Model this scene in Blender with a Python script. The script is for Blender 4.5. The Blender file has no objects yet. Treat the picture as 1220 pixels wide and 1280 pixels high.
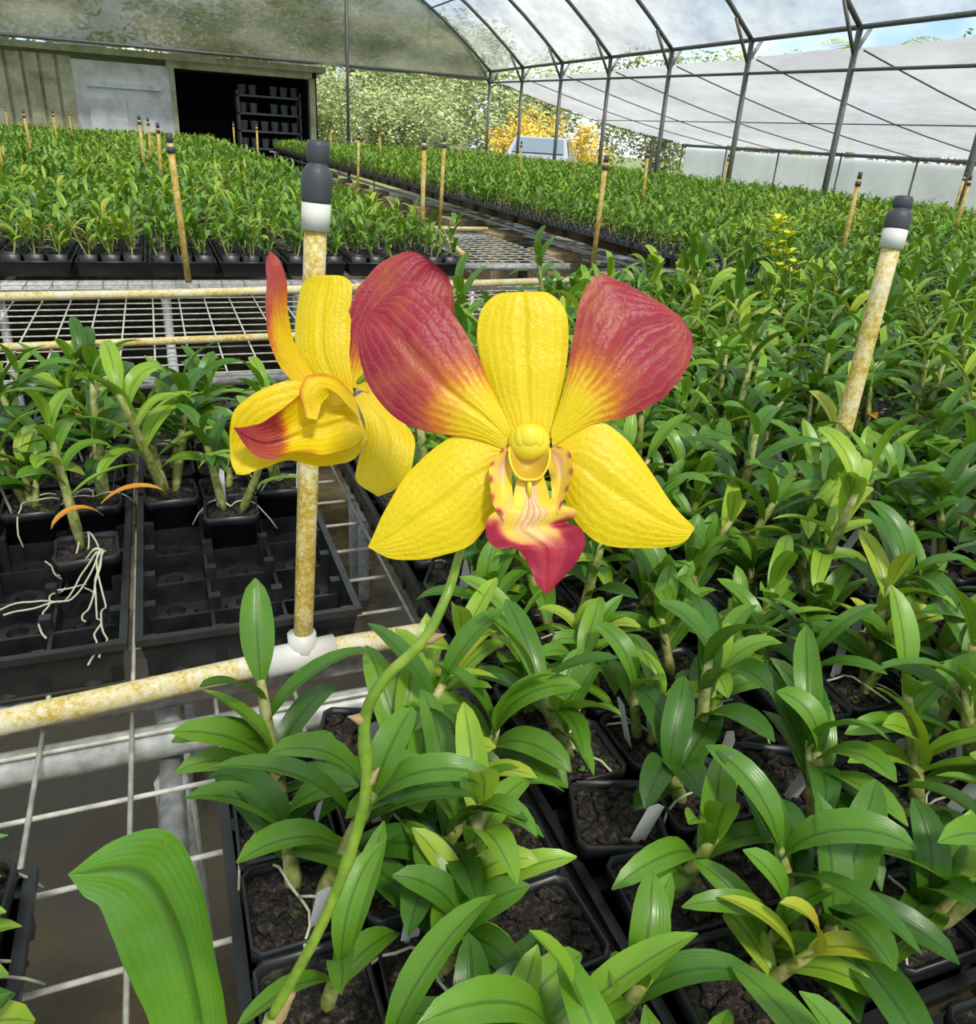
import bpy, math, random
from mathutils import Vector, Matrix, noise
V=Vector
rng=random.Random(7)
col=bpy.context.scene.collection
# ------------------------------------------------------------------ helpers
class MB:
    def __init__(s): s.v=[];s.f=[];s.m=[];s.a=[]
    def add(s,vs,fs,mi=0,at=None):
        o=len(s.v); s.v+= [tuple(p) for p in vs]; s.f+=[tuple(i+o for i in q) for q in fs]
        s.m+=[mi]*len(fs); s.a+= at if at else [(0,0,0)]*len(vs)
    def box(s,c,h,mi=0,rz=0,at=(0,0,0)):
        cs,sn=math.cos(rz),math.sin(rz);vs=[]
        for z in(-1,1):
            for x,y in((-1,-1),(1,-1),(1,1),(-1,1)):
                X,Y=x*h[0],y*h[1];vs.append((c[0]+X*cs-Y*sn,c[1]+X*sn+Y*cs,c[2]+z*h[2]))
        s.add(vs,[(3,2,1,0),(4,5,6,7),(0,1,5,4),(1,2,6,5),(2,3,7,6),(3,0,4,7)],mi,[at]*8)
    def tube(s,pts,rad,n=8,mi=0,tint=0.,cap=True):
        pts=[V(p) for p in pts];N=len(pts)
        if not hasattr(rad,'__len__'): rad=[rad]*N
        vs=[];fs=[];at=[];ref=None
        for i,p in enumerate(pts):
            t=(pts[min(i+1,N-1)]-pts[max(i-1,0)])
            if t.length<1e-9: t=V((0,0,1))
            t.normalize()
            if ref is None:
                ref=t.orthogonal().normalized()
            ref=(ref-t*ref.dot(t))
            if ref.length<1e-6: ref=t.orthogonal()
            ref.normalize(); b=t.cross(ref)
            for k in range(n):
                a=2*math.pi*k/n; vs.append(p+(ref*math.cos(a)+b*math.sin(a))*rad[i]); at.append((k/n,i/max(1,N-1),tint))
        for i in range(N-1):
            for k in range(n):
                k2=(k+1)%n; fs.append((i*n+k,i*n+k2,(i+1)*n+k2,(i+1)*n+k))
        if cap: fs.append(tuple(range(n))[::-1]); fs.append(tuple((N-1)*n+k for k in range(n)))
        s.add(vs,fs,mi,at)
    def lathe(s,c,prof,n=16,mi=0,axis=None,tint=0.):
        vs=[];fs=[];c=V(c);N=len(prof)
        q=V((0,0,1)).rotation_difference(V(axis)) if axis else None
        for r,z in prof:
            for k in range(n):
                a=2*math.pi*k/n;p=V((r*math.cos(a),r*math.sin(a),z))
                if q: p=q@p
                vs.append(c+p)
        for i in range(N-1):
            for k in range(n):
                k2=(k+1)%n; fs.append((i*n+k,i*n+k2,(i+1)*n+k2,(i+1)*n+k))
        fs.append(tuple(range(n))[::-1]); fs.append(tuple((N-1)*n+k for k in range(n)))
        s.add(vs,fs,mi,[(0,0,tint)]*len(vs))
    def ell(s,c,r,mi=0,n=16,m=10,tint=0.,rot=None):
        vs=[];fs=[]
        for i in range(m+1):
            ph=math.pi*i/m
            for k in range(n):
                a=2*math.pi*k/n;p=V((r[0]*math.sin(ph)*math.cos(a),r[1]*math.sin(ph)*math.sin(a),r[2]*math.cos(ph)))
                if rot: p=rot@p
                vs.append(V(c)+p)
        for i in range(m):
            for k in range(n):
                k2=(k+1)%n; fs.append((i*n+k,(i+1)*n+k,(i+1)*n+k2,i*n+k2))
        s.add(vs,fs,mi,[(0,0,tint)]*len(vs))
    def mesh(s,name,mats,smooth=True):
        me=bpy.data.meshes.new(name);me.from_pydata(s.v,[],s.f)
        for m in mats: me.materials.append(m)
        me.polygons.foreach_set('material_index',s.m)
        me.polygons.foreach_set('use_smooth',[smooth]*len(s.f))
        at=me.attributes.new('pc','FLOAT_VECTOR','POINT')
        at.data.foreach_set('vector',[c for t in s.a for c in t])
        me.update();return me
    def obj(s,name,mats,smooth=True,parent=None):
        return mkobj(name,s.mesh(name,mats,smooth),parent)
def mkobj(name,me,parent=None,loc=(0,0,0),rz=0,sc=1):
    o=bpy.data.objects.new(name,me);col.objects.link(o);o.location=loc;o.rotation_euler=(0,0,rz);o.scale=(sc,sc,sc)
    if parent: o.parent=parent
    return o
def empty(name,loc=(0,0,0)):
    o=bpy.data.objects.new(name,None);col.objects.link(o);o.location=loc;o.empty_display_size=.1;return o
# ------------------------------------------------------------------ materials
class NT:
    def __init__(s,name):
        s.m=bpy.data.materials.new(name);s.m.use_nodes=True;s.t=s.m.node_tree;s.t.nodes.clear()
        s.out=s.n('ShaderNodeOutputMaterial')
    def n(s,ty,**k):
        x=s.t.nodes.new(ty)
        for a,b in k.items():
            if a.startswith('i_'):
                key=a[2:]; key=int(key) if key.isdigit() else key.replace('_',' ')
                if hasattr(b,'is_output'): s.t.links.new(b,x.inputs[key])
                else: x.inputs[key].default_value=b
            else: setattr(x,a,b)
        return x
    def L(s,a,b): s.t.links.new(a,b)
    def noise(s,scale,detail=3,vec=None,rough=.5):
        x=s.n('ShaderNodeTexNoise');x.inputs['Scale'].default_value=scale;x.inputs['Detail'].default_value=detail;x.inputs['Roughness'].default_value=rough
        if vec is not None: s.L(vec,x.inputs['Vector'])
        return x.outputs['Fac']
    def ramp(s,fac,stops):
        r=s.n('ShaderNodeValToRGB');s.L(fac,r.inputs[0]);e=r.color_ramp.elements
        while len(e)<len(stops): e.new(.5)
        for i,(p,c) in enumerate(stops): e[i].position=p;e[i].color=(c[0],c[1],c[2],1) if hasattr(c,'__len__') else (c,c,c,1)
        return r.outputs[0]
    def math(s,op,a,b=0.,c=None,clamp=False):
        x=s.n('ShaderNodeMath',operation=op,use_clamp=clamp)
        for i,q in enumerate((a,b,c)):
            if q is None: continue
            if hasattr(q,'is_output'): s.L(q,x.inputs[i])
            else: x.inputs[i].default_value=q
        return x.outputs[0]
    def mix(s,fac,a,b,mode='MIX'):
        x=s.n('ShaderNodeMix',data_type='RGBA',blend_type=mode)
        for i,q in ((0,fac),(6,a),(7,b)):
            if hasattr(q,'is_output'): s.L(q,x.inputs[i])
            else: x.inputs[i].default_value=q if i==0 else (q[0],q[1],q[2],1)
        return x.outputs[2]
    def bsdf(s,color,rough=.5,bump=None,bs=.3,bd=.002,**k):
        p=s.n('ShaderNodeBsdfPrincipled')
        if hasattr(color,'is_output'): s.L(color,p.inputs['Base Color'])
        else: p.inputs['Base Color'].default_value=(*color,1)
        if hasattr(rough,'is_output'): s.L(rough,p.inputs['Roughness'])
        else: p.inputs['Roughness'].default_value=rough
        if bump is not None:
            b=s.n('ShaderNodeBump');b.inputs['Strength'].default_value=bs;b.inputs['Distance'].default_value=bd
            s.L(bump,b.inputs['Height']);s.L(b.outputs[0],p.inputs['Normal'])
        for a,v in k.items(): p.inputs[a.replace('_',' ')].default_value=v
        return p
    def surf(s,sh): s.L(sh,s.out.inputs[0]);return s.m
    def attr(s):
        a=s.n('ShaderNodeAttribute',attribute_name='pc');x=s.n('ShaderNodeSeparateXYZ');s.L(a.outputs['Vector'],x.inputs[0]);return x.outputs
    def obj(s): return s.n('ShaderNodeTexCoord').outputs['Object']
    def pos(s): return s.n('ShaderNodeNewGeometry').outputs['Position']
def simple(name,c,rough=.5,**k):
    t=NT(name);return t.surf(t.bsdf(c,rough,**k).outputs[0])
def leafmat(name,ramp,transl=.2,rough=.34,blotch=.24):
    t=NT(name);x,y,z=t.attr()
    rnd=t.n('ShaderNodeObjectInfo').outputs['Random']
    ti=t.math('ADD',z,t.math('MULTIPLY',t.math('SUBTRACT',rnd,.5),.26))
    nn=t.noise(35,2,t.pos())
    ti=t.math('ADD',ti,t.math('MULTIPLY',t.math('SUBTRACT',nn,.5),blotch),clamp=True)
    c=t.ramp(ti,ramp)
    ax=t.math('ABSOLUTE',x)
    rib=t.ramp(ax,[(0,.5),(.05,.62),(.14,1)])
    c=t.mix(1.,c,rib,'MULTIPLY')
    vein=t.n('ShaderNodeMath',operation='SINE');t.L(t.math('MULTIPLY',x,38.),vein.inputs[0])
    c=t.mix(t.math('MULTIPLY',t.math('ADD',vein.outputs[0],1.),.03),c,(.3,.45,.06))
    # pale mineral flecks and small worn spots
    fl=t.noise(420,3,t.pos(),.7)
    c=t.mix(t.ramp(fl,[(.66,0),(.74,.35)]),c,(.45,.48,.30))
    h=t.math('ADD',t.math('MULTIPLY',vein.outputs[0],.08),rib)
    p=t.bsdf(c,t.ramp(t.noise(60,3,t.pos()),[(.35,rough-.06),(.65,rough+.12)]),h,.3,.001)
    p.inputs['Specular IOR Level'].default_value=.5
    tr=t.n('ShaderNodeBsdfTranslucent');t.L(t.mix(.4,c,(.32,.50,.02)),tr.inputs[0])
    ms=t.n('ShaderNodeMixShader');ms.inputs[0].default_value=transl
    t.L(p.outputs[0],ms.inputs[1]);t.L(tr.outputs[0],ms.inputs[2])
    return t.surf(ms.outputs[0])
M_leaf=leafmat('orchid_leaf_green',[(0,(.016,.065,.008)),(.3,(.046,.155,.011)),(.55,(.125,.29,.018)),(.8,(.26,.44,.03)),(.92,(.42,.50,.04)),(1,(.72,.30,.03))],.22)
def canemat():
    t=NT('orchid_cane');x,y,z=t.attr();n=t.noise(120,3,t.pos())
    c=t.ramp(n,[(.3,(.14,.21,.03)),(.5,(.30,.33,.08)),(.7,(.50,.43,.22))])
    return t.surf(t.bsdf(c,.5,n,.3).outputs[0])
M_cane=canemat()
def plastic():
    t=NT('black_plastic');n=t.noise(30,3,t.pos());c=t.ramp(n,[(.3,(.007,.008,.009)),(.75,(.022,.024,.026))])
    return t.surf(t.bsdf(c,.38,n,.2).outputs[0])
M_pot=plastic()
def soil():
    t=NT('potting_bark');n=t.noise(260,4,t.pos());n2=t.noise(30,3,t.pos())
    c=t.ramp(n,[(.38,(.006,.005,.004)),(.55,(.028,.02,.014)),(.68,(.10,.075,.05))])
    c=t.mix(t.ramp(n2,[(.60,0),(.70,.8)]),c,(.05,.09,.012))
    return t.surf(t.bsdf(c,.8,n,1.,.006).outputs[0])
M_soil=soil()
M_root=simple('orchid_root',(.5,.50,.36),.6)
M_tag=simple('white_label_plastic',(.8,.8,.8),.4)
def pvc():
    t=NT('weathered_pvc');x,y,z=t.attr();n=t.noise(24,6,t.pos(),.75);n2=t.noise(190,4,t.pos(),.8)
    k=t.math('ADD',t.math('MULTIPLY',n,.5),t.math('MULTIPLY',n2,.5))
    k=t.math('ADD',t.math('MULTIPLY',t.math('SUBTRACT',k,.5),1.7),.5)
    k=t.math('ADD',k,z)
    c=t.ramp(k,[(.30,(.72,.69,.56)),(.46,(.66,.56,.26)),(.56,(.54,.39,.06)),(.72,(.36,.20,.025)),(.9,(.10,.06,.015))])
    return t.surf(t.bsdf(c,.6,n2,.35).outputs[0])
M_pvc=pvc()
M_white=simple('white_pvc_coupler',(.68,.67,.62),.45)
M_head=simple('sprinkler_grey_plastic',(.05,.058,.07),.5)
def galv(name,c0,c1,rough=.45,metal=.6):
    t=NT(name);n=t.noise(60,4,t.pos());c=t.ramp(n,[(.3,c0),(.7,c1)])
    return t.surf(t.bsdf(c,rough,Metallic=metal).outputs[0])
M_galv=galv('galvanised_steel',(.30,.31,.31),(.62,.63,.62),.45,.25)
M_wire=galv('bench_wire',(.40,.40,.34),(.72,.72,.64),.5,.1)
M_frame=galv('greenhouse_tube',(.08,.08,.075),(.17,.17,.16),.5,.4)
def cloth(name,c0,c1,trans,transl,scale=1.5,stretch=None):
    t=NT(name);g=t.pos()
    if stretch:
        mp=t.n('ShaderNodeMapping');mp.inputs['Scale'].default_value=stretch;t.L(g,mp.inputs['Vector']);g=mp.outputs[0]
    n=t.noise(scale,5,g,.6);n2=t.noise(9,3,g)
    c=t.ramp(t.math('ADD',t.math('MULTIPLY',n,.8),t.math('MULTIPLY',n2,.2)),[(.38,c0),(.62,c1)])
    d=t.n('ShaderNodeBsdfDiffuse');t.L(c,d.inputs[0])
    tl=t.n('ShaderNodeBsdfTranslucent');t.L(c,tl.inputs[0])
    tp=t.n('ShaderNodeBsdfTransparent')
    a=t.n('ShaderNodeMixShader');a.inputs[0].default_value=transl;t.L(d.outputs[0],a.inputs[1]);t.L(tl.outputs[0],a.inputs[2])
    b=t.n('ShaderNodeMixShader');b.inputs[0].default_value=trans;t.L(a.outputs[0],b.inputs[1]);t.L(tp.outputs[0],b.inputs[2])
    return t.surf(b.outputs[0])
M_roof=cloth('roof_shade_cloth',(.24,.245,.22),(.54,.54,.50),.36,.6,1.5,(1,.6,1))
M_side=cloth('white_side_cloth',(.48,.48,.50),(.66,.66,.68),.05,.45,.8,(.5,.35,2.5))
M_curt=cloth('green_grey_shade_curtain',(.12,.13,.07),(.35,.35,.26),.08,.40,.5,(1,1,2.2))
def floor():
    t=NT('wet_concrete_floor');n=t.noise(3,6,t.pos(),.65);n2=t.noise(40,3,t.pos())
    c=t.ramp(n,[(.35,(.035,.028,.014)),(.55,(.10,.075,.034)),(.7,(.17,.13,.07))])
    return t.surf(t.bsdf(c,t.ramp(n,[(.4,.15),(.6,.6)]),n2,.2).outputs[0])
M_floor=floor()
def grass():
    t=NT('grass_ground');n=t.noise(1.2,6,t.pos(),.7)
    return t.surf(t.bsdf(t.ramp(n,[(.35,(.08,.11,.03)),(.6,(.18,.22,.07)),(.75,(.35,.32,.16))]),.9).outputs[0])
M_grass=grass()
def block():
    t=NT('concrete_block');n=t.noise(25,5,t.pos(),.7)
    return t.surf(t.bsdf(t.ramp(n,[(.3,(.18,.12,.05)),(.7,(.50,.38,.22))]),.9,n,.5,.01).outputs[0])
M_block=block()
# ------------------------------------------------------------------ camera
C=V((0,0,1.3));Fv=V((.3478,.8356,-.4253)).normalized();Rv=V((.9318,-.3582,.0584))
Rv=(Rv-Fv*Rv.dot(Fv)).normalized();Uv=Rv.cross(Fv)
cd=bpy.data.cameras.new('camera');cd.sensor_fit='VERTICAL';cd.sensor_height=32;cd.sensor_width=32;cd.lens=25;cd.clip_start=.01;cd.clip_end=500
cam=bpy.data.objects.new('camera',cd);col.objects.link(cam)
cam.matrix_world=Matrix.Translation(C)@Matrix((Rv,Uv,-Fv)).transposed().to_4x4()
bpy.context.scene.camera=cam
# orientation of the flower blooms (their faces are turned this way)
FR=Matrix((Rv,Uv,-Fv)).transposed()
# ------------------------------------------------------------------ plants
def leaf(mb,base,az,e0,e1,L,W,tint,r,nl=9,nx=4,mi=0,gut=.35,twist=0.,side_curve=0.):
    c=V(base);vs=[];at=[];fs=[];ds=L/nl
    for i in range(nl+1):
        t=i/nl;e=e0+(e1-e0)*(t**1.1);a=az+side_curve*t
        T=V((math.cos(e)*math.cos(a),math.cos(e)*math.sin(a),math.sin(e)))
        S=V((-math.sin(a),math.cos(a),0));N=T.cross(S)*-1
        if N.z<0 and abs(e)<1.5: N=-N
        tw=twist*t;S2=S*math.cos(tw)+N*math.sin(tw);N2=N*math.cos(tw)-S*math.sin(tw)
        w=W*.5*(.30+.70*min(1,math.sin(min(1,t/.45)*math.pi/2)))*(max(0.,1-max(0,(t-.45)/.55)**2.3))**.65
        if i==nl: w=W*.03
        for k in range(nx+1):
            x=-1+2*k/nx
            vs.append(c+S2*(w*x)+N2*(w*gut*abs(x)**1.3)); at.append((x,t,tint))
        c=c+T*ds
    for i in range(nl):
        for k in range(nx):
            a0=i*(nx+1)+k;fs.append((a0,a0+1,a0+nx+2,a0+nx+1))
    mb.add(vs,fs,mi,at)
def canes(mb,base,r,hi=True,big=1.,nc=None,tall=1.,wide=1.):
    nc=nc or r.choice([1,1,2,2,3])
    for ci in range(nc):
        la=r.uniform(0,6.28);ln=r.uniform(.05,.5);h=r.uniform(.045,.115)*big*tall*(1 if ci==0 else .75)
        b=V(base)+V((math.cos(la),math.sin(la),0))*r.uniform(.002,.016)
        top=b+V((math.cos(la)*ln*h,math.sin(la)*ln*h,h))
        P=[b.lerp(top,i/5) for i in range(6)]
        if hi: mb.tube(P,[q*big for q in (.0040,.0056,.0050,.0046,.004,.003)],7,1)
        else: mb.tube([b,top],.0035,4,1,cap=False)
        a0=r.uniform(0,6.28);n=(r.randint(5,7) if hi else r.randint(4,6))+(1 if tall>1.2 else 0)
        bt=r.choice([.22,.35,.45,.55,.66,.74])
        for k in range(n):
            t=k/(n-1);p=b.lerp(top,.42+.58*t)
            az=a0+math.pi*(k%2)+r.uniform(-.6,.6)+k*.15
            e0=math.radians(r.uniform(30,62)+28*t);e1=math.radians(r.uniform(-65,5)+35*t*t)
            L=r.uniform(.062,.104)*big*(1-.3*abs(t-.4));W=r.uniform(.0145,.0205)*big*wide
            ti=max(0,min(.80,bt+r.uniform(-.12,.12)+.12*t))
            if k==0 and r.random()<.04: ti=1.1
            if hi: leaf(mb,p,az,e0,e1,L,W,ti,r,9,4,0,.35,r.uniform(-.6,.6),r.uniform(-.45,.45))
            else: leaf(mb,p,az,e0,e1,L,W*1.05,ti,r,5,2,0,.35,r.uniform(-.4,.4))
def pot(mb,base,hi=True,soilz=.062):
    x,y,z=base
    def ring(r,zz):
        c=r*.18
        return [(x+a,y+b,z+zz) for a,b in((-r+c,-r),(r-c,-r),(r,-r+c),(r,r-c),(r-c,r),(-r+c,r),(-r,r-c),(-r,-r+c))]
    prof=[(.025,0),(.0315,.058),(.0345,.058),(.0345,.070),(.0322,.070),(.0312,soilz)]
    if not hi: prof=[(.027,.02),(.0345,.07),(.032,.07),(.031,soilz)]
    vs=[p for r,zz in prof for p in ring(r,zz)];fs=[]
    for i in range(len(prof)-1):
        for k in range(8):
            k2=(k+1)%8;fs.append((i*8+k,i*8+k2,(i+1)*8+k2,(i+1)*8+k))
    mb.add(vs,fs,2)
    mb.add(ring(.0312,soilz),[tuple(range(8))],3)
    if hi:
        for _ in range(45):
            a,b=rng.uniform(-.027,.027),rng.uniform(-.027,.027);s=rng.uniform(.0015,.0045)
            mb.box((x+a,y+b,z+soilz+s*.4),(s*1.5,s,s*.6),3,rng.uniform(0,3))
        for _ in range(rng.choice([0,0,2,5])):
            a,b=rng.uniform(-.026,.026),rng.uniform(-.026,.026)
            for q in range(3): leaf(mb,(x+a,y+b,z+soilz+.001),q*2.1+a*90,.7,.1,.006,.004,.4,rng,3,2)
PM=[M_leaf,M_cane,M_pot,M_soil,M_root,M_tag]
def tag(mb,r):
    a=r.uniform(-.6,.6);x=.026*math.cos(a*3);y=-.02
    l=r.uniform(-.012,.012)
    w=.006
    mb.add([(x-w,y,.055),(x+w,y,.055),(x+w+l,y-.012,.108),(x+l,y-.014,.113),(x-w+l,y-.012,.108)],[(0,1,2,3,4)],5)
def variants(n,seed,tall,wide,big):
    out=[]
    for i in range(n):
        r=random.Random(seed+i);mb=MB();pot(mb,(0,0,0));canes(mb,(0,0,.06),r,True,r.uniform(.85,1.15)*big,None,tall,wide)
        if i%3==0: tag(mb,r)
        if i%3==0:
            for _ in range(3):
                a=r.uniform(0,6.28);P=[V((0,0,.07))]
                for k in range(7): P.append(P[-1]+V((math.cos(a)*.009,math.sin(a)*.009,.004-.003*k)));a+=r.uniform(-.5,.5)
                mb.tube(P,.0011,5,4)
        out.append(mb.mesh('potted_orchid_seedling',PM))
    return out
plants=variants(14,100,.9,1.15,1.02)
tallp=variants(12,160,1.3,.95,1.20)
mb=MB();pot(mb,(0,0,0));emptypot=mb.mesh('empty_pot',PM)
mb=MB();pot(mb,(0,0,0));tag(mb,rng);tagpot=mb.mesh('empty_pot_with_label',PM)
# trays ------------------------------------------------------
TX,TY=.118,.187
def traygeo(mb,hi=True,grid=True):
    def ring(hx,hy,z): return [(-hx,-hy,z),(hx,-hy,z),(hx,hy,z),(-hx,hy,z)]
    prof=[(TX-.012,TY-.012,0),(TX-.004,TY-.004,.046),(TX,TY,.046),(TX,TY,.054),(TX-.008,TY-.008,.054),(TX-.014,TY-.014,.004)]
    vs=[p for a in prof for p in ring(*a)];fs=[]
    for i in range(len(prof)-1):
        for k in range(4):
            k2=(k+1)%4;fs.append((i*4+k,i*4+k2,(i+1)*4+k2,(i+1)*4+k))
    n=len(prof)-1;fs.append((n*4,n*4+1,n*4+2,n*4+3));mb.add(vs,fs,2)
    if grid:
        for i in range(1,3): mb.box((-TX+.236*i/3,0,.018),(.002,TY-.014,.014),2)
        for j in range(1,5): mb.box((0,-TY+.374*j/5,.018),(TX-.014,.002,.014),2)
        for i in range(3):
            for j in range(5):
                cx=-TX+.236*(i+.5)/3;cy=-TY+.374*(j+.5)/5
                mb.lathe((cx,cy,.003),[(.03,0),(.022,.012),(.012,.013),(.010,.006)],8,2)
        for i in range(4):
            for j in range(6):
                mb.box((-TX+.014+(.236-.028)*i/3,-TY+.014+(.374-.028)*j/5,.026),(.006,.006,.022),2)
mb=MB();traygeo(mb);tray_me=mb.mesh('tray',PM,False)
def cells():
    for i in range(3):
        for j in range(5): yield i,j,(i-1)*.0735,(j-2)*.0725
lows=[]
for i in range(6):
    r=random.Random(300+i);mb=MB();traygeo(mb,False,False)
    for a,b,x,y in cells():
        pot(mb,(x,y,.006),False)
        if r.random()<.9: canes(mb,(x,y,.066),r,False,r.uniform(.8,1.25),r.choice([1,2]))
    lows.append(mb.mesh('seedling_tray_mass',PM))
BZ=.757
def neartray(x,y,fill=1.,skip=(),seed=0,kind=0.):
    r=random.Random(seed)
    e=mkobj('seedling_tray',tray_me,None,(x,y,BZ))
    for i,j,cx,cy in cells():
        if (i,j) in skip: continue
        me=r.choice([emptypot,emptypot,tagpot]) if r.random()>fill else (r.choice(tallp) if r.random()<kind else r.choice(plants))
        mkobj('potted_orchid_seedling',me,e,(cx,cy,.006),(r.choice([0,1,2,3])*math.pi/2 if me is not tagpot else -.4)+r.uniform(-.08,.08),1)
    return e
k=0
for ix in range(0,9):
    for iy in range(-1,5):
        x=.115+ix*.243;y=.385+iy*.382
        if ix==0 and iy>=1: continue
        if x>1.95 or (iy==3 and x<.5) or (iy==4 and x<1.0): continue
        k+=1;neartray(x,y,[.6,.76,.74,.80,.86,.9][iy+1],seed=k+40,kind=[0,0.,.2,.6,.75,.85][iy+1],skip=[(0,4)] if ix==0 else ())
left0=None
for ix in range(-4,1):
    for iy in range(0,2):
        x=.052+ix*.243;y=.945+iy*.382;k+=1
        if iy==0:
            o=neartray(x,y,1.,[(i,j) for i in range(3) for j in range(5) if (i,j) not in ([(1,3),(0,4),(2,4),(1,4)] if ix>=0 else [(2,2),(1,4),(0,3),(2,4)])],seed=k,kind=.6)
            if ix==-1: left0=o
        else: neartray(x,y,.75,seed=k,kind=.08)
neartray(-.245,.30,1.,seed=999)
# far beds
def fill(bed,x0,x1,y0,y1,dx=.245,dy=.385):
    y=y0
    while y+dy/2<y1:
        x=x0
        while x<x1:
            if abs(x/(max(y,.1))-.414)<1.2:
                mkobj('tray_of_orchids',rng.choice(lows),bed,(x,y,BZ),rng.choice([0,math.pi]))
            x+=dx
        y+=dy
bed=empty('orchid_seedling_bed');fill(bed,-3.6,1.1,3.45,18.4)
bed2=empty('orchid_seedling_bed');fill(bed2,2.44,7.0,.6,18.4)
# ------------------------------------------------------------------ benches
def wirebench(name,x0,x1,y0,y1,z=.75,legs=True,wires=True):
    mb=MB()
    if wires:
        x=x0
        while x<=x1: mb.tube([(x,y0,z),(x,y1,z)],.0024,6,0);x+=.08
        y=y0
        while y<=y1: mb.tube([(x0,y,z-.004),(x1,y,z-.004)],.0024,6,0);y+=.085
    for y in (y0+.02,y1-.02): mb.tube([(x0,y,z-.024),(x1,y,z-.024)],.017,10,1)
    x=x0+.1
    while x<x1:
        mb.tube([(x,y0,z-.055),(x,y1,z-.055)],.013,8,1)
        if legs:
            for y in (y0+.05,y1-.05): mb.tube([(x,y,0),(x,y,z-.05)],.016,8,1)
        x+=1.05
    return mb.obj(name,[M_wire,M_galv])
wirebench('wire_mesh_bench',-1.195,2.08,-.5,.72)
wirebench('wire_mesh_bench',-1.195,.35,.76,1.56)
wirebench('wire_mesh_bench',.37,2.08,.76,2.12)
wirebench('wire_mesh_bench',-2.2,.36,1.98,3.22)
wirebench('wire_mesh_bench',.37,1.88,2.15,3.22)
wirebench('wire_mesh_bench',1.3,1.9,3.7,4.9)
wirebench('wire_mesh_bench',-3.8,1.25,3.26,18.6,wires=False)
wirebench('wire_mesh_bench',2.32,7.2,.4,18.6,wires=False)
for i in range(14):
    y=1.0+i*.95
    mb=MB()
    for j in range(3):
        zc=.105+j*.205
        for sx in(-1,1): mb.box((2.34+sx*.09,y,zc),(.018,.15,.1),0)
        for sy in(-1,0,1): mb.box((2.34,y+sy*.135,zc),(.09,.018,.1),0)
    mb.box((2.34,y,.64),(.12,.16,.02),0)
    mb.obj('concrete_block_pier',[M_block],False)
# pipes --------------------------------------------------
mb=MB();mb.tube([(-1.4,.665,.773),(-.19,.712,.773),(.15,.745,.773),(.35,.745,.773),(2.1,.745,.773)],.0125,12,0,-.06)
mb.tube([(.06,.737,.773),(.135,.744,.773)],.0165,12,1);mb.tube([(.1,.741,.77),(.1,.744,.80)],.0155,12,1)
pipe=mb.obj('pvc_irrigation_pipe',[M_pvc,M_white])
mb=MB();mb.tube([(-2.1,2.72,.775),(.08,2.84,.775),(1.86,3.10,.775)],.014,12,0,-.08);mb.tube([(-2.1,2.10,.77),(1.5,2.3,.77)],.010,10,0,-.03)
mb.obj('pvc_irrigation_pipe',[M_pvc,M_white])
mb=MB();mb.tube([(1.35,3.75,.775),(1.55,4.85,.775)],.013,12,0,-.05);mb.tube([(1.2,4.85,.775),(1.9,4.87,.775)],.013,12,0,-.05)
mb.obj('pvc_irrigation_pipe',[M_pvc,M_white])
def riser(foot,top,r=.012,tint=.02,hl=.052,wl=.024):
    f=V(foot);t=V(top);d=(t-f).normalized();H=(t-f).length
    mb=MB();n=8;e=t-d*(hl+wl-.004);mb.tube([f.lerp(e,i/n) for i in range(n+1)],r,14,0,tint)
    mb.tube([e-d*.003,e+d*(wl-.004)],r*1.28,16,1);b=e+d*(wl-.005);q=hl
    mb.lathe(b,[(r*1.2,0),(r*1.32,q*.08),(r*1.36,q*.35),(r*1.3,q*.5),(r*1.0,q*.6),(r*.8,q*.63),(r*.85,q*.66),(r*1.0,q*.72),(r*1.02,q*.92),(r*.9,q)],18,2,d)
    return mb.obj('sprinkler_riser',[M_pvc,M_white,M_head])
riser((.1,.742,.775),(.138,.77,1.288),.0102,.05)
riser((.80,.745,.775),(.87,.81,1.262),.0115,.0,.040,.024)
def stake(x,y,h,r=.010,tint=.08):
    mb=MB();dx=rng.uniform(-.02,.02);z=.775
    mb.tube([(x,y,z),(x+dx*.5,y,z+h*.5),(x+dx,y,z+h)],r,10,0,tint);mb.tube([(x+dx,y,z+h),(x+dx,y,z+h+.03)],r*.9,8,1);mb.tube([(x+dx,y,z+h-.03),(x+dx,y,z+h-.01)],r*1.2,8,1)
    mb.obj('sprinkler_riser',[M_pvc,M_head])
for x,y in [(.08,3.04),(1.2,3.95),(1.86,3.40),(1.53,4.69),(1.49,6.66),(3.01,3.08),(3.47,5.67),(.05,5.92),(1.09,9.76),(3.8,8.81),(4.91,4.09),(-.05,6.9),(.0,8.2),(-.9,6.4),(-.95,8.5),(-.95,11),(-1,14),(1.1,12.5),(2.9,11.5),(2.9,15),(5.3,7.2),(5.3,10.5),(6.4,5.4),(4.9,14),(-2,12),(-2,15.5)]:
    stake(x,y,rng.uniform(.44,.48) if y<8 else .46,.011)
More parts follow.
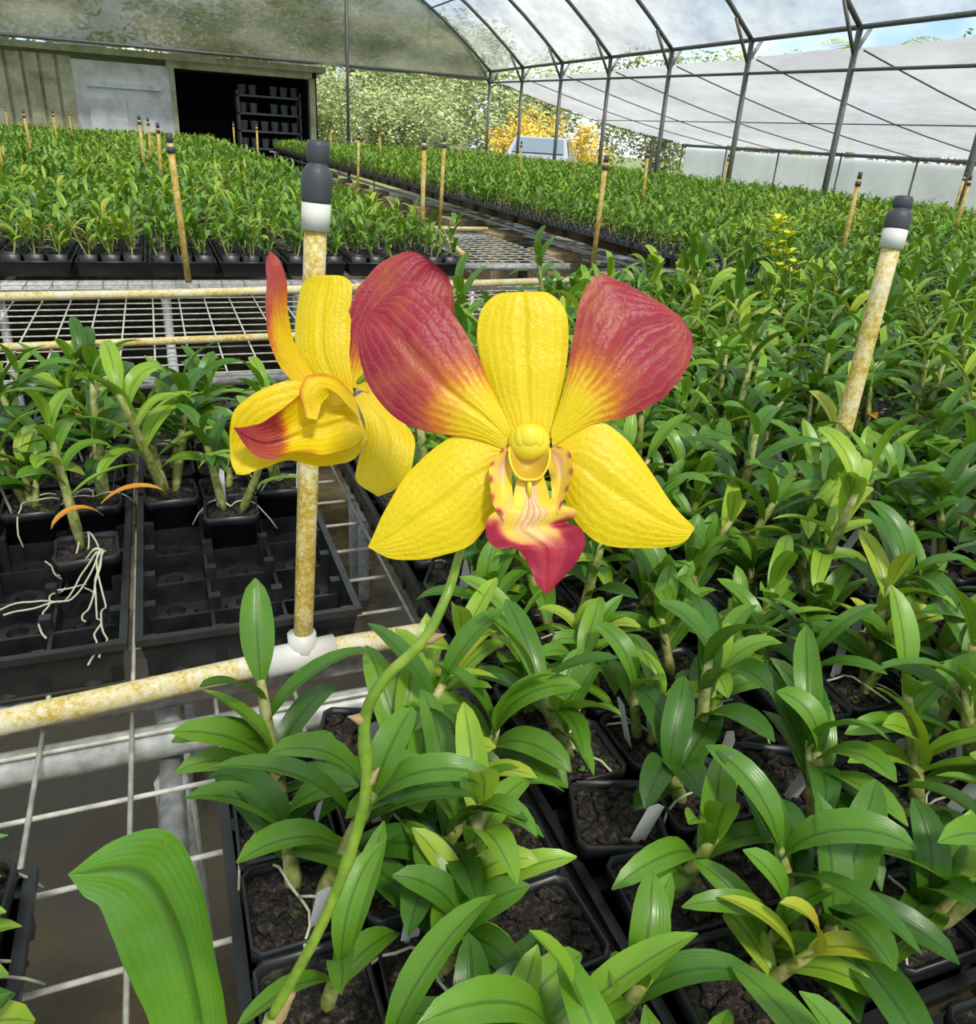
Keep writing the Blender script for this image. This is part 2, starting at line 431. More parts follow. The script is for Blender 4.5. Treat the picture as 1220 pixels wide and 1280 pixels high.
# ------------------------------------------------------------------ structure
mb=MB();mb.box((0,8,-.05),(7.7,12,.05));mb.obj('floor',[M_floor],False)
mb=MB();mb.box((0,20,-.14),(70,70,.03));mb.obj('ground_lawn',[M_grass],False)
EZ,AX,YE,DY=2.6,7.35,19.18,1.86
PH=math.radians(42);AR=AX/math.sin(PH);AC=EZ-AR*math.cos(PH)
def arch(th,y,r=0):
    p=(math.pi/2-th)/(math.pi/2)*PH
    return V(((AR+r)*math.sin(p),y,AC+(AR+r)*math.cos(p)))
ys=[YE-DY*i for i in range(13)]
mb=MB()
for y in ys:
    mb.tube([arch(math.pi*i/30,y) for i in range(31)],.03,8,0)
    for s in(-1,1):
        mb.tube([(AX*s,y,0),(AX*s,y,EZ)],.035,8,0)
        mb.tube([(AX*s,y,EZ-.28),(AX*s-s*.30,y,EZ+.22)],.022,6,0)
        mb.tube([(AX*s,y,EZ-.25),(AX*s+s*.16,y,EZ+.02)],.022,6,0)
for s in (-1,1):
    mb.tube([(AX*s,ys[-1],EZ),(AX*s,YE,EZ)],.028,8,0);mb.tube([(AX*s,ys[-1],2.0),(AX*s,YE,2.38)],.018,8,0)
for th in (.35,.8,1.2,math.pi/2,1.95,2.35,2.8): mb.tube([arch(th,ys[-1]),arch(th,YE)],.016,6,0)
mb.tube([(-AX,YE,2.46),(AX,YE,2.46)],.03,8,0);mb.tube([(4.1,YE,0),(4.1,YE,4.6)],.035,8,0);mb.tube([(-3.6,YE,0),(-3.6,YE,4.7)],.035,8,0)
mb.obj('greenhouse_frame',[M_frame])
mb=MB();vs=[];fs=[];ny=96;na=60
for j in range(ny+1):
    y=ys[-1]+(YE-ys[-1])*j/ny
    ph=((y-ys[-1])/DY)%1
    for i in range(na+1):
        th=math.pi*i/na;sag=-.04*math.sin(math.pi*ph)+.03*noise.noise(V((i*.4,y*1.5,3)))
        vs.append(arch(th,y,.06+sag))
for j in range(ny):
    for i in range(na):
        a=j*(na+1)+i;fs.append((a,a+1,a+na+2,a+na+1))
mb.add(vs,fs);mb.obj('ceiling',[M_roof])
mb=MB();vs=[];fs=[];nx=120;nz=24
for i in range(nx+1):
    x=-AX+.05+(2*AX-.1)*i/nx;zt=AC+math.sqrt(AR*AR-x*x)
    zb=2.44-.05*abs(math.sin(x*1.65))
    for j in range(nz+1):
        z=zb+(zt-zb)*j/nz
        vs.append((x,YE+.04+.06*noise.noise(V((x*1.2,z*2.5,0)))+.05*math.sin(z*9+x*.5)*(1-j/nz),z))
for i in range(nx):
    for j in range(nz):
        a=i*(nz+1)+j;fs.append((a,a+nz+1,a+nz+2,a+1))
mb.add(vs,fs);mb.obj('wall_back',[M_curt])
awn=empty('side_awning')
mb=MB();vs=[];fs=[];nu=60;nv=16
AO=12.7
def slope(t): return (AX+.12+(AO-AX-.12)*t, 2.42-1.02*t-.10*math.sin(math.pi*t))
for i in range(nu+1):
    y=-4+(YE+4)*i/nu
    for j in range(nv+1):
        t=j/nv;x,z=slope(t);vs.append((x,y,z+.03*noise.noise(V((y*1.3,t*6,1)))))
for i in range(nu):
    for j in range(nv):
        a=i*(nv+1)+j;fs.append((a,a+nv+1,a+nv+2,a+1))
mb.add(vs,fs);mb.obj('awning_cloth',[M_side],parent=awn)
mb=MB()
for i in range(12):
    y=YE-DY*i
    P=[(slope(j/8)[0],y,slope(j/8)[1]-.03) for j in range(9)]
    mb.tube(P,.009,6,0);mb.tube([(AO,y,-.1),(AO,y,1.4)],.02,6,0)
mb.tube([(AO,-3,1.36),(AO,YE,1.36)],.035,6,0)
mb.tube([(slope(.5)[0],-3,slope(.5)[1]-.03),(slope(.5)[0],YE,slope(.5)[1]-.03)],.009,6,0)
mb.obj('awning_frame',[M_frame],parent=awn)
mb=MB();mb.box((AO+.15,7.6,.62),(.02,11.6,.68));mb.obj('awning_skirt',[cloth('white_skirt_cloth',(.85,.85,.87),(.95,.95,.97),.10,.8)],False,parent=awn)
# ------------------------------------------------------------------ building at the back
def wallpaint():
    t=NT('weathered_white_wall');n=t.noise(2,6,t.pos(),.7);return t.surf(t.bsdf(t.ramp(n,[(.3,(.36,.38,.38)),(.6,(.66,.68,.68))]),.8).outputs[0])
def slats():
    t=NT('mossy_slat_wood');n=t.noise(3,5,t.pos(),.7)
    return t.surf(t.bsdf(t.ramp(n,[(.3,(.20,.22,.11)),(.7,(.55,.54,.38))]),.85).outputs[0])
MW=wallpaint();MS=slats();MD=simple('dark_interior',(.012,.012,.012),.9)
mb=MB()
mb.box((-4.2,20.2,1.05),(2.9,.08,1.2),1)
for i in range(19): mb.box((-6.8+i*.3,20.08,1.05),(.12,.02,1.2),1)
mb.box((-.40,20.15,1.05),(1.03,.08,1.15),0)
mb.box((2.0,20.15,2.26),(1.5,.1,.08),1);mb.box((3.5,20.15,1.1),(.06,.1,1.1),1);mb.box((.6,20.1,1.1),(.05,.06,1.1),1)
mb.box((-1.5,22.5,2.38),(5.3,2.5,.06),1)
mb.box((3.55,22.5,1.2),(.05,2.4,1.15),2);mb.box((.6,22.5,1.2),(.05,2.4,1.15),2);mb.box((2,24.9,1.2),(1.6,.05,1.15),2)
mb.box((-.7,20.05,1.2),(.35,.06,.32),0);mb.box((-.35,20.05,1.78),(.7,.05,.05),0);mb.box((.05,20.0,1.0),(.12,.1,.16),0)
mb.obj('shed_building',[MW,MS,MD],False)
mb=MB()
for s in range(5):
    z=.35+s*.36;mb.box((2.65,21.,z),(.7,.25,.02),0)
    for q in range(6):
        if rng.random()<.8: mb.lathe((2.08+q*.23,20.95,z+.02),[(.07,0),(.09,.16),(.095,.2),(.08,.2)],10,1)
for x in(1.97,3.33):
    for y in(20.77,21.23): mb.box((x,y,.95),(.02,.02,.95),0)
mb.obj('storage_shelf',[simple('shelf_metal',(.14,.14,.15),.5),simple('stacked_pot_plastic',(.12,.13,.14),.6)],False)
# ------------------------------------------------------------------ vegetation outside
def foliage(name,c0,c1,c2):
    t=NT(name);x,y,z=t.attr();c=t.ramp(z,[(0,c0),(.5,c1),(1,c2)])
    p=t.bsdf(c,.6);tr=t.n('ShaderNodeBsdfTranslucent');t.L(c,tr.inputs[0]);ms=t.n('ShaderNodeMixShader');ms.inputs[0].default_value=.3
    t.L(p.outputs[0],ms.inputs[1]);t.L(tr.outputs[0],ms.inputs[2]);return t.surf(ms.outputs[0])
MF=foliage('tree_foliage',(.09,.14,.04),(.28,.34,.12),(.62,.62,.32))
MC=foliage('croton_foliage',(.30,.34,.05),(.74,.56,.08),(.66,.26,.03))
M_bark=simple('tree_bark',(.26,.23,.19),.9)
def bush(n,seed,mat,trunk=True,sz=.13):
    r=random.Random(seed);mb=MB()
    cl=[(V((r.uniform(-.8,.8),r.uniform(-.8,.8),r.uniform(.15,1.9))),r.uniform(.32,.58)) for _ in range(16)]
    if trunk:
        for c,q in cl[:8]: mb.tube([(0,0,0),(c.x*.2,c.y*.2,.5),tuple(c)],[.04,.025,.008],6,1)
    for _ in range(n):
        c,q=r.choice(cl);d=V((r.gauss(0,1),r.gauss(0,1),r.gauss(0,1))).normalized();p=c+d*q*r.uniform(.4,1.1)
        u=V((r.gauss(0,1),r.gauss(0,1),r.gauss(0,.5))).normalized();w=u.orthogonal().normalized();s=sz*r.uniform(.6,1.3)
        t=min(1,max(0,r.gauss(.5,.28)))
        mb.add([p-u*s,p+w*s*.45,p+u*s,p-w*s*.45],[(0,1,2,3)],0,[(0,0,t)]*4)
    return mb.mesh('foliage',[mat,M_bark],False)
trees=[bush(6500,i,MF,True,.045) for i in range(3)];crot=[bush(1800,9+i,MC,False,.07) for i in range(2)]
for (x,y,s) in [(5.6,27.5,1.35),(8.,27.5,1.5),(6.4,31,1.9),(9.6,32,1.9),(10.8,33,1.7),(7.2,37,2.9),(2.2,37,3.2),(-5,34,3.2),(12.6,36,2.6),(15.5,35,2.4),(19,31,2.2),(20,25,2.1),(21,18.5,2.0),(21,12,2.2),(24,6,2.1),(13.,42,3.),(-12,33,3)]:
    mkobj('tree',rng.choice(trees),None,(x,y,-.1),rng.uniform(0,6),s)
for (x,y,s) in [(11.2,25.8,.9),(13.2,26.4,.95),(12.3,28.4,1.1)]:
    mkobj('croton_shrub',rng.choice(crot),None,(x,y,-.1),rng.uniform(0,6),s)
def palm(x,y,h,seed):
    r=random.Random(seed);mb=MB();mb.tube([(0,0,0),(.05,0,h*.5),(.1,.05,h)],[.16,.11,.09],10,1)
    for k in range(14):
        a=k*2.4;e0=math.radians(r.uniform(25,75));P=V((.1,.05,h));n=22
        for i in range(n):
            t=i/n;e=e0-t*1.7;T=V((math.cos(e)*math.cos(a),math.cos(e)*math.sin(a),math.sin(e)));Q=P+T*.1
            mb.tube([P,Q],.012,4,0,.7,False)
            S=V((-math.sin(a),math.cos(a),0));l=.5*math.sin(math.pi*(.12+.85*t))
            for s in(-1,1):
                tip=P+S*s*l+T*l*.6-V((0,0,l*.35));w=T*.035
                mb.add([P-w,P+w,tip],[(0,1,2)],0,[(0,0,r.uniform(.3,1))]*3)
            P=Q
    o=mb.obj('palm_tree',[MF,M_bark]);o.location=(x,y,-.1)
palm(15.6,16.5,2.9,1);palm(15.4,10.6,2.9,2);palm(17,6,2.9,3);palm(15.0,7.6,2.8,4)
# parked car (mostly hidden beyond the corner post)
mb=MB();prof=[(-2.1,.35),(-2.15,.75),(-1.9,.95),(-1.2,1.0),(-.5,1.42),(.9,1.45),(1.6,1.0),(2.1,.9),(2.15,.4)]
vs=[];fs=[]
for w in(-.82,.82):
    for (a,b) in prof: vs.append((a,w*(.84 if b>1.2 else 1),b))
n=len(prof)
for i in range(n-1): fs.append((i,i+1,n+i+1,n+i))
fs+= [tuple(range(n))[::-1],tuple(range(n,2*n))];mb.add(vs,fs,0)
mb.add([(-1.17,-.7,1.06),(-.57,-.62,1.41),(-.57,.62,1.41),(-1.17,.7,1.06)],[(0,1,2,3)],1)
for sy in(-1,1): mb.add([(-.95,sy*.825,1.03),(-.4,sy*.73,1.38),(.85,sy*.73,1.38),(1.3,sy*.825,1.03)],[(0,1,2,3)],1)
for wx in(-1.3,1.3):
    for sy in(-1,1): mb.lathe((wx,sy*.78,.33),[(.2,-.1),(.33,-.1),(.33,.1),(.2,.1)],20,2,(0,1,0))
o=mb.obj('parked_car',[simple('silver_car_paint',(.35,.37,.39),.3,Metallic=.4),simple('car_glass',(.12,.15,.17),.08),simple('tyre',(.02,.02,.02),.8)],False)
o.location=(10.2,22.3,-.1);o.rotation_euler=(0,0,math.radians(60))
# ------------------------------------------------------------------ THE ORCHID
def petalmat():
    t=NT('orchid_petal');x,y,z=t.attr();ob=t.obj()
    n=t.noise(230,4,ob);n2=t.noise(1100,3,ob);n3=t.noise(90,2,ob);n4=t.noise(500,2,ob)
    v=t.n('ShaderNodeMath',operation='SINE');t.L(t.math('ADD',t.math('MULTIPLY',x,34.),t.math('MULTIPLY',n,7.)),v.inputs[0])
    vv=t.math('MULTIPLY',t.math('ADD',v.outputs[0],1.),.5)
    amp=t.ramp(z,[(.05,.05),(.3,1),(.9,.7)])
    rz=t.math('ADD',z,t.math('MULTIPLY',t.math('SUBTRACT',n,.5),t.math('MULTIPLY',amp,.36)))
    rz=t.math('ADD',rz,t.math('MULTIPLY',t.math('SUBTRACT',n4,.5),t.math('MULTIPLY',amp,.25)))
    rz=t.math('ADD',rz,t.math('MULTIPLY',t.math('SUBTRACT',vv,.5),t.math('MULTIPLY',t.ramp(z,[(.05,0),(.25,1),(.9,.35)]),.20)),clamp=True)
    c=t.ramp(rz,[(0,(.84,.65,.008)),(.16,(.80,.50,.010)),(.40,(.66,.20,.016)),(.66,(.44,.06,.04)),(1,(.35,.020,.055))])
    c=t.mix(t.math('MULTIPLY',t.ramp(vv,[(.7,0),(1,1)]),.16),c,(.60,.34,.006))
    c=t.mix(t.math('MULTIPLY',t.ramp(n3,[(.45,0),(.7,1)]),.28),c,t.mix(.5,c,(.80,.42,.02)))
    h=t.math('ADD',t.math('MULTIPLY',n2,.7),t.math('MULTIPLY',vv,-.30))
    h=t.math('ADD',h,t.math('MULTIPLY',n4,.9))
    p=t.bsdf(c,.38,h,.45,.0006);p.inputs['Specular IOR Level'].default_value=.36
    tr=t.n('ShaderNodeBsdfTranslucent');t.L(c,tr.inputs[0]);ms=t.n('ShaderNodeMixShader');ms.inputs[0].default_value=.22
    t.L(p.outputs[0],ms.inputs[1]);t.L(tr.outputs[0],ms.inputs[2]);return t.surf(ms.outputs[0])
def lipmat():
    t=NT('orchid_lip');x,y,z=t.attr();ob=t.obj();n=t.noise(450,3,ob)
    v=t.n('ShaderNodeMath',operation='SINE');t.L(t.math('ADD',t.math('MULTIPLY',x,42.),t.math('MULTIPLY',n,2.)),v.inputs[0])
    k=t.math('ADD',z,t.math('MULTIPLY',t.math('SUBTRACT',n,.5),.35),clamp=True)
    c=t.ramp(k,[(0,(.80,.58,.02)),(.3,(.76,.44,.10)),(.5,(.60,.15,.07)),(.7,(.38,.025,.04)),(1,(.27,.009,.032))])
    ctr=t.ramp(t.math('ABSOLUTE',x),[(.10,1),(.5,0)])
    yy=t.ramp(y,[(.0,1),(.4,.9),(.66,0)])
    cw=t.math('MULTIPLY',ctr,yy);c=t.mix(t.math('MULTIPLY',cw,.85),c,(.82,.52,.30))
    st=t.math('MULTIPLY',t.math('MULTIPLY',t.ramp(v.outputs[0],[(-.0,0),(.9,1)]),t.math('MULTIPLY',cw,t.ramp(y,[(.0,1),(.3,.7),(.5,.1)]))),.85);c=t.mix(st,c,(.42,.02,.10))
    p=t.bsdf(c,.45,n,.4,.0006);p.inputs['Specular IOR Level'].default_value=.3
    return t.surf(p.outputs[0])
M_pet=petalmat();M_lip=lipmat()
M_col=simple('orchid_column_yellow',(.78,.62,.03),.4)
def stemmat():
    t=NT('flower_stem');n=t.noise(200,3,t.pos());c=t.ramp(n,[(.3,(.11,.22,.015)),(.7,(.24,.36,.035))]);return t.surf(t.bsdf(c,.35,n,.2,.0005).outputs[0])
M_stem=stemmat()
def crom(P,n):
    P=[V(p if len(p)==3 else (*p,0)) for p in P];P=[P[0]*2-P[1]]+P+[P[-1]*2-P[-2]]
    d=[0];
    for i in range(1,len(P)-2): d.append(d[-1]+(P[i+1]-P[i]).length)
    out=[]
    for k in range(n+1):
        s=d[-1]*k/n;i=0
        while i<len(d)-2 and s>d[i+1]: i+=1
        t=(s-d[i])/max(1e-9,d[i+1]-d[i]);a,b,c,e=P[i:i+4]
        out.append(.5*((2*b)+(c-a)*t+(2*a-5*b+4*c-e)*t*t+(3*b-a-3*c+e)*t**3))
    return out
def petal(mb,Lp,Rp,ctr,scale,bulge,redf,mi=0,nl=40,nx=20,rip=2.,seed=0,mid=.35,edge=False,wob=1.5):
    A=crom(Lp,nl);B=crom(Rp,nl);vs=[];at=[];fs=[]
    for i in range(nl+1):
        t=i/nl
        for k in range(nx+1):
            u=k/nx;x=2*u-1;p=A[i].lerp(B[i],u)
            z=p.z+bulge*(1-x*x)*math.sin(math.pi*min(1,t*1.05))
            q=abs(x)**1.5 if edge else 1
            z+=rip*noise.noise(V((p.x*.022,p.y*.022,seed)))*1.6*t*q+rip*.9*math.sin(t*9+seed+x)*abs(x)**3*math.sin(math.pi*t)
            z-=abs(bulge)*mid*math.exp(-(x/.09)**2)*math.sin(math.pi*t)
            # slight irregularity of the margin
            ex=wob*noise.noise(V((t*7,seed*3.1,x*.5)))*abs(x)**4*math.sin(math.pi*t)
            at.append((x,t,redf(p.x,p.y,t,x)))
            vs.append(V(((p.x+ex-ctr[0])*scale,-(p.y+ex-ctr[1])*scale,z*scale)))
    for i in range(nl):
        for k in range(nx):
            a=i*(nx+1)+k;fs.append((a,a+nx+1,a+nx+2,a+1))
    mb.add(vs,fs,mi,at)
def ss(a,b,x):
    t=max(0,min(1,(x-a)/(b-a)));return t*t*(3-2*t)
S1=.0002;c1=(660,555)
def dist(p,c): return math.hypot(p[0]-c[0],p[1]-c[1])
redp=lambda x,y,t,u: min(1,ss(66,192,dist((x,y),c1)+ (24*abs(u)**3)))
nored=lambda x,y,t,u: .01+.07*ss(.2,0,t)
mb=MB()
petal(mb,[(645,552,2),(600,545),(562,548),(512,588,4),(482,638,4),(460,684,0)],[(640,585,2),(630,620),(612,650),(588,681,-2),(542,697,-2),(492,699,0),(460,684,0)],c1,S1,14,nored,seed=1)
petal(mb,[(690,558,2),(740,527,4),(778,545,4),(808,582,2),(840,630,0),(870,660,-4)],[(688,590,2),(704,620,0),(722,655,0),(752,680,-2),(800,686,-2),(852,680,-3),(870,660,-4)],c1,S1,14,nored,seed=2)
petal(mb,[(640,548,4),(622,515),(606,470),(597,425),(604,385,3),(628,367,3),(654,373,2)],[(690,548,4),(697,515),(706,470),(711,425),(706,388,3),(683,366,3),(654,373,2)],c1,S1,12,nored,seed=3,nl=44,nx=24)
petal(mb,[(640,540,8),(614,485,10),(594,440,10),(572,402,8),(549,375,6),(519,354,4),(490,362,0),(463,388,-2)],[(632,562,6),(590,548,6),(540,542,2),(501,527,-4),(470,497,-6),(452,462,-8),(448,422,-6),(463,388,-2)],c1,S1,15,redp,seed=4,nl=56,nx=32,rip=4)
petal(mb,[(688,540,8),(704,485,10),(714,430,8),(727,375,6),(748,345,2),(782,354,0),(822,374,-2),(852,392,-4)],[(690,558,6),(735,533,6),(790,519,2),(832,494,-4),(860,460,-8),(868,424,-8),(852,392,-4)],c1,S1,15,redp,seed=5,nl=56,nx=32,rip=4)
# lip : claw rising beside the column, ruffled mid-lobe hanging down
lipr=lambda x,y,t,u: min(1,ss(.42,.68,t)*.7+ss(.40,.85,abs(u))*.9*ss(.28,.46,t)+.06)
petal(mb,[(648,592,10),(643,612,14),(637,630,20),(613,645,27),(608,668,24),(620,684,20),(645,685,26),(660,706,22),(670,728,20),(683,742,14)],[(678,592,10),(683,610,14),(690,628,20),(716,636,28),(717,645,26),(705,654,20),(723,659,26),(729,680,22),(712,710,22),(683,742,14)],c1,S1,-5,lipr,1,76,44,rip=7,seed=6,mid=-.6,edge=True)
side=lambda x,y,t,u: .06+.6*ss(.3,1,u)*(.5+.5*math.sin(t*30))+.2*ss(.6,1,t)
petal(mb,[(646,568,4),(641,590,8),(640,612,14),(642,632,22)],[(630,560,12),(613,582,24),(613,606,34),(616,630,36),(630,650,30)],c1,S1,-6,side,1,30,12,rip=5,seed=7)
petal(mb,[(678,568,4),(686,590,8),(688,612,14),(686,632,22)],[(694,558,12),(710,566,24),(712,588,32),(706,614,34),(696,642,28)],c1,S1,-6,side,1,30,12,rip=5,seed=8)
def lc(x,y,z,c=c1,s=S1): return V(((x-c[0])*s,-(y-c[1])*s,z*s))
# column: hooded anther cap with a grooved crown, stigma hollow under it
mb.ell(lc(661,553,10),(26*S1,23*S1,17*S1),2,24,14)
mb.ell(lc(661,547,22),(15*S1,15*S1,9*S1),2,20,12);mb.ell(lc(651,549,20),(9*S1,14*S1,8*S1),2);mb.ell(lc(671,549,20),(9*S1,14*S1,8*S1),2)
petal(mb,[(635,560,16),(636,575,22),(642,592,22),(652,600,20)],[(687,560,16),(686,575,22),(680,592,22),(670,600,20)],c1,S1,-18,lambda *a:.1,3,14,16,rip=0,mid=0)
mb.tube(crom([lc(636,562,16),lc(637,577,22),lc(643,592,23),lc(652,600,22),lc(670,600,22),lc(679,592,23),lc(685,577,22),lc(686,562,16)],24),1.5*S1,8,2)
mb.tube([lc(661,600,18),lc(661,610,18),lc(661,622,16)],[3*S1,3*S1,1*S1],8,2)
orchid=empty('flowering_dendrobium_orchid')
FM=[M_pet,M_lip,M_col,simple('orchid_throat',(.58,.36,.02),.5)]
fl=mb.obj('bloom_front',FM,parent=orchid);fl.matrix_local=Matrix.Translation((.0806,.1706,1.2309))@FR.to_4x4()
# second bloom, three-quarter view
S2=.00025;c2=(430,500);mb=MB()
red2=lambda x,y,t,u: min(1,ss(.0,.4,t)+.2*abs(u))
red3=lambda x,y,t,u: min(1,ss(.45,.9,t)*.75+.45*ss(.0,1,-u)*ss(.2,.6,t)+.1)
petal(mb,[(436,478,-4),(438,430,-4),(447,385,-2),(470,347,2),(498,322,4),(526,316,4),(556,333,12)],[(470,490,-10),(500,450,-22),(542,420,-26),(572,400,-20),(577,372,-10),(570,346,2),(556,333,12)],c2,S2,14,red2,rip=9,seed=11,nl=40,wob=4)
petal(mb,[(425,500,0),(384,455,-6),(377,405,-8),(384,358,-6),(400,346,0),(424,345,2)],[(452,492,0),(448,440,4),(449,400,4),(451,360,4),(440,347,4),(424,345,2)],c2,S2,10,nored,seed=12)
petal(mb,[(420,505,4),(376,475,20),(359,440,40),(356,400,50),(357,365,50),(356,342,46),(359,327,40)],[(428,500,0),(398,462,4),(380,430,12),(375,390,22),(376,358,32),(370,338,38),(359,327,40)],c2,S2,6,red3,seed=13,rip=3)
petal(mb,[(452,496,-4),(466,530,-2),(460,570,4),(456,600,8),(484,621,10)],[(470,482,-14),(508,520,-20),(527,550,-16),(522,588,-4),(504,612,4),(484,621,10)],c2,S2,10,nored,seed=14,rip=6,wob=3)
petal(mb,[(440,495,0),(400,482,20),(372,482,36),(340,502,48),(320,528,52),(313,575,50),(320,595,46)],[(470,548,0),(450,578,14),(410,583,24),(372,578,36),(345,590,44),(332,596,46),(320,595,46)],c2,S2,-8,nored,seed=15,rip=7,wob=3)
petal(mb,[(455,500,16),(430,484,34),(405,490,46),(385,515,52),(362,534,60),(342,541,70),(328,543,80)],[(468,540,10),(458,560,34),(430,572,48),(408,570,56),(390,573,64),(352,576,74),(328,543,80)],c2,S2,-26,lambda x,y,t,u:min(1,ss(.58,.72,t)+.5*ss(.8,1,abs(u))*ss(.3,.5,t)),0,44,22,rip=12,seed=16,mid=-.5,wob=4)
petal(mb,[(456,498,20),(436,478,38),(412,480,54),(400,500,66),(408,530,70)],[(466,530,22),(452,512,42),(434,498,54),(424,512,60),(420,532,66)],c2,S2,8,lambda x,y,t,u:.05+.4*ss(.6,1,-u),0,28,12,rip=6,seed=17,wob=3)
mb.ell(lc(436,500,26,c2,S2),(16*S2,12*S2,10*S2),2)
f2=mb.obj('bloom_rear',FM,parent=orchid);f2.matrix_local=Matrix.Translation((.0463,.2405,1.2225))@FR.to_4x4()
# flower stem
sp=[(.0703,.1794,1.2044),(.0657,.1754,1.1998),(.0611,.1705,1.1911),(.0539,.1675,1.1794),(.0434,.1685,1.168),(.0381,.1682,1.1561),(.0376,.1646,1.1369),(.0328,.1623,1.1167),(.0226,.1596,1.0913),(.0073,.1574,1.0626)]
sp=[tuple(V(p)+Fv*(.006 if i<2 else 0)) for i,p in enumerate(sp)]
mb=MB();pth=crom([tuple(V((.0806,.1706,1.2309))+Fv*.012)]+sp,60)
mb.tube(pth,[.0009+.0007*min(1,i/25)+ (.0004 if i in(31,32,42,43) else 0) for i in range(61)],12,0)
mb.tube(crom([tuple(V((.0463,.2405,1.2225))+Fv*.006),(.060,.238,1.233),(.074,.217,1.233),(.079,.195,1.222),tuple(V(sp[0]))],16),.0010,8,0)
def bract(p,d,l=.006):
    p=V(p);mb.lathe(p,[(.0014,0),(.0017,l*.3),(.0006,l*.75),(.0001,l)],8,1,d)
bract(sp[5],(-.9,.1,.4),.005);bract(sp[6],(.7,.1,.8),.006);bract(sp[3],(.9,0,.1),.006)
base=V(sp[-1]);mb.tube(crom([tuple(base),(.0,.150,1.02),(-.004,.12,.95),(-.01,.09,.88),(-.015,.07,.82)],24),[.0022]+[.0035+.003*math.sin(math.pi*i/24) for i in range(24)],12,2)
mb.lathe(base-V((0,0,.004)),[(.0022,0),(.0026,.004),(.0018,.010),(.0017,.012)],10,1,(.5,.1,.9))
mb.obj('flower_spike',[M_stem,simple('dry_bract',(.36,.24,.12),.7),M_cane],parent=orchid)
# big foreground leaf
S3=.00021;c3=(210,1200)
M_big=leafmat('orchid_leaf_large',[(0,(.03,.11,.008)),(.45,(.08,.23,.013)),(.75,(.16,.37,.025)),(1,(.3,.5,.05))],.2,.26,.6)
mb=MB();petal(mb,[(216,1480,-70),(198,1400,-40),(182,1290,-10),(164,1220,4),(150,1165,14),(134,1125,20),(116,1110,24),(97,1082,24)],[(262,1480,-70),(280,1400,-40),(276,1280,-20),(264,1190,-16),(244,1105,-14),(206,1042,-6),(148,1046,10),(97,1082,24)],c3,S3,-22,lambda x,y,t,u:.5,0,48,24,rip=5,seed=21,mid=.5)
bl=mb.obj('large_leaf',[M_big],parent=orchid)
bl.matrix_local=Matrix.Translation(C+Fv*.21+Rv*(-400*S3)+Uv*(-560*S3))@FR.to_4x4()
mb=MB();lb=bl.matrix_local@lc(239,1480,-70,c3,S3)
mb.tube(crom([tuple(lb),tuple(lb*.5+V((-.004,.10,.93))*.5+V((0,0,-.01))),(-.006,.11,.93)],12),.0035,10,0)
pot(mb,(-.02,.06,BZ+.006));mb.obj('cane_and_pot',[M_cane,M_cane,M_pot,M_soil],parent=orchid)
# ------------------------------------------------------------------ distant small yellow orchid spike (rises from the near bench)
mb=MB();P=crom([(1.61,1.80,.82),(1.615,1.81,.95),(1.61,1.83,1.03),(1.575,1.85,1.13)],12);mb.tube(P,.003,6,1)
r=random.Random(3)
for i in range(12):
    c=V((1.59,1.84,.985+.014*i))+V((r.uniform(-.035,.06)-.006*i,r.uniform(-.03,.03),0))
    mb.tube([(1.60-.002*i,1.84,c.z-.015),tuple(c)],.0013,5,1)
    for k in range(5): leaf(mb,c,k*1.257+r.uniform(-.2,.2),r.uniform(.3,1.),-.1,.038,.019,0.,r,4,2)
mb.obj('yellow_orchid_spray',[simple('pale_yellow_petal',(.66,.70,.03),.5),M_stem])
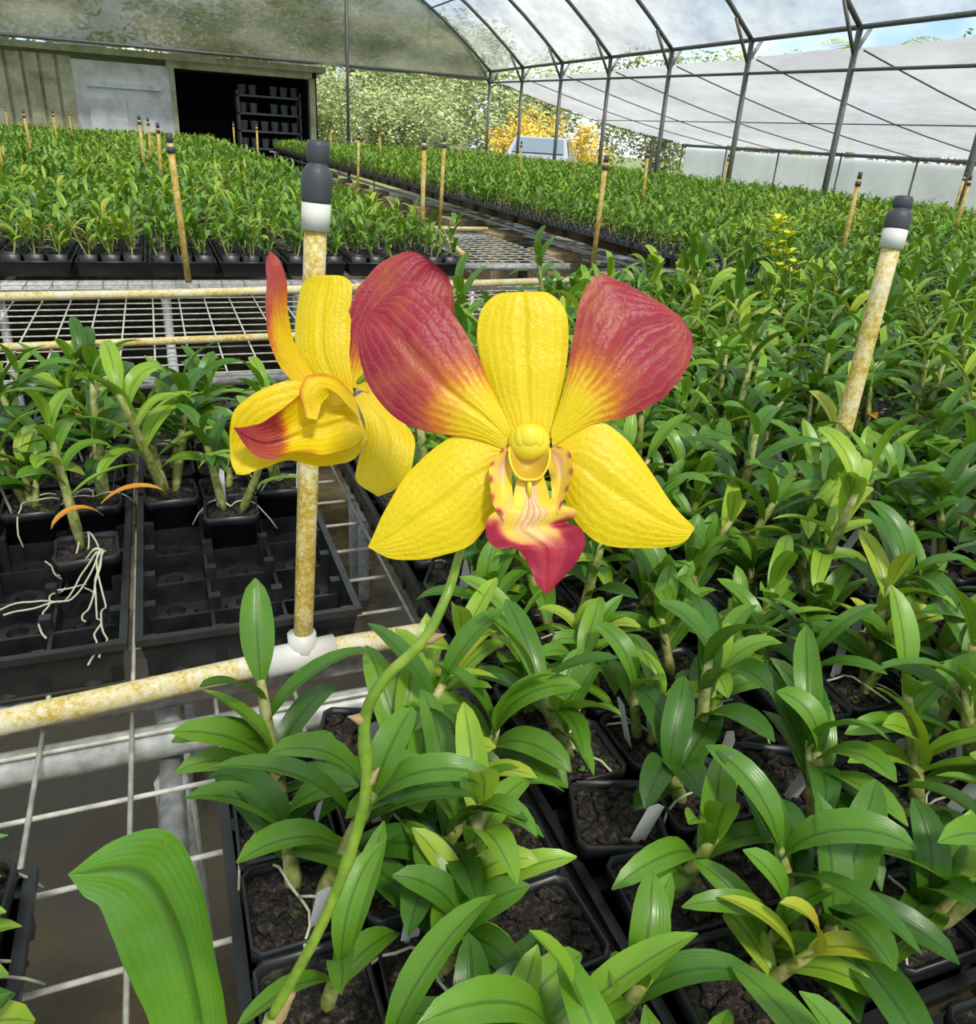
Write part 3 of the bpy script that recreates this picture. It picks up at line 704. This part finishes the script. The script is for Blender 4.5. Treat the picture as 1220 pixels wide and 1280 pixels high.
# ------------------------------------------------------------------ dangling roots + yellowing leaf in the left tray
mb=MB();r=random.Random(12)
for (sx,sy,n0) in [(-.095,.945,7),(-.12,1.0,3),(-.28,.98,4)]:
    for k in range(n0):
        a=r.uniform(3.0,6.0);P=[V((sx,sy-.03,.838))]
        for i in range(r.randint(6,16)):
            a+=r.uniform(-.5,.5);z=P[-1].z+(.004 if i<1 else -.012 if i<5 else 0)
            P.append(V((P[-1].x+math.cos(a)*.011,P[-1].y+math.sin(a)*.011,max(.795+.005*math.sin(i+k),z))))
        mb.tube(crom(P,28),.0011,6,0)
leaf(mb,(-.095,.945,.885),.0,.7,-.6,.075,.014,1.2,r,9,4,1);leaf(mb,(-.095,.945,.87),3.6,.9,-1.2,.07,.013,1.2,r,9,4,1)
ro=mb.obj('aerial_roots',[M_root,M_leaf]);ro.parent=left0;ro.location=(-left0.location[0],-left0.location[1],-left0.location[2])
# ------------------------------------------------------------------ light
w=bpy.data.worlds.new('sky');bpy.context.scene.world=w;w.use_nodes=True;nt=w.node_tree;nt.nodes.clear()
tc=nt.nodes.new('ShaderNodeTexCoord');nz=nt.nodes.new('ShaderNodeTexNoise');nz.inputs['Scale'].default_value=3;nz.inputs['Detail'].default_value=6
nt.links.new(tc.outputs['Generated'],nz.inputs['Vector']);cr=nt.nodes.new('ShaderNodeValToRGB');e=cr.color_ramp.elements
e[0].position=.42;e[0].color=(.34,.54,.82,1);e[1].position=.56;e[1].color=(.95,.97,1,1);nt.links.new(nz.outputs[0],cr.inputs[0])
bg=nt.nodes.new('ShaderNodeBackground');bg.inputs[1].default_value=1.3;nt.links.new(cr.outputs[0],bg.inputs[0])
wo=nt.nodes.new('ShaderNodeOutputWorld');nt.links.new(bg.outputs[0],wo.inputs[0])
sl=bpy.data.lights.new('sun','SUN');sl.energy=6.2;sl.angle=math.radians(8);sl.color=(1,.95,.84)
so=bpy.data.objects.new('sun',sl);col.objects.link(so);so.rotation_euler=V((.05,-.55,.82)).to_track_quat('Z','Y').to_euler();so.location=(0,-5,10)
vs_=bpy.context.scene.view_settings;vs_.view_transform='Standard';vs_.look='None';vs_.exposure=0.2
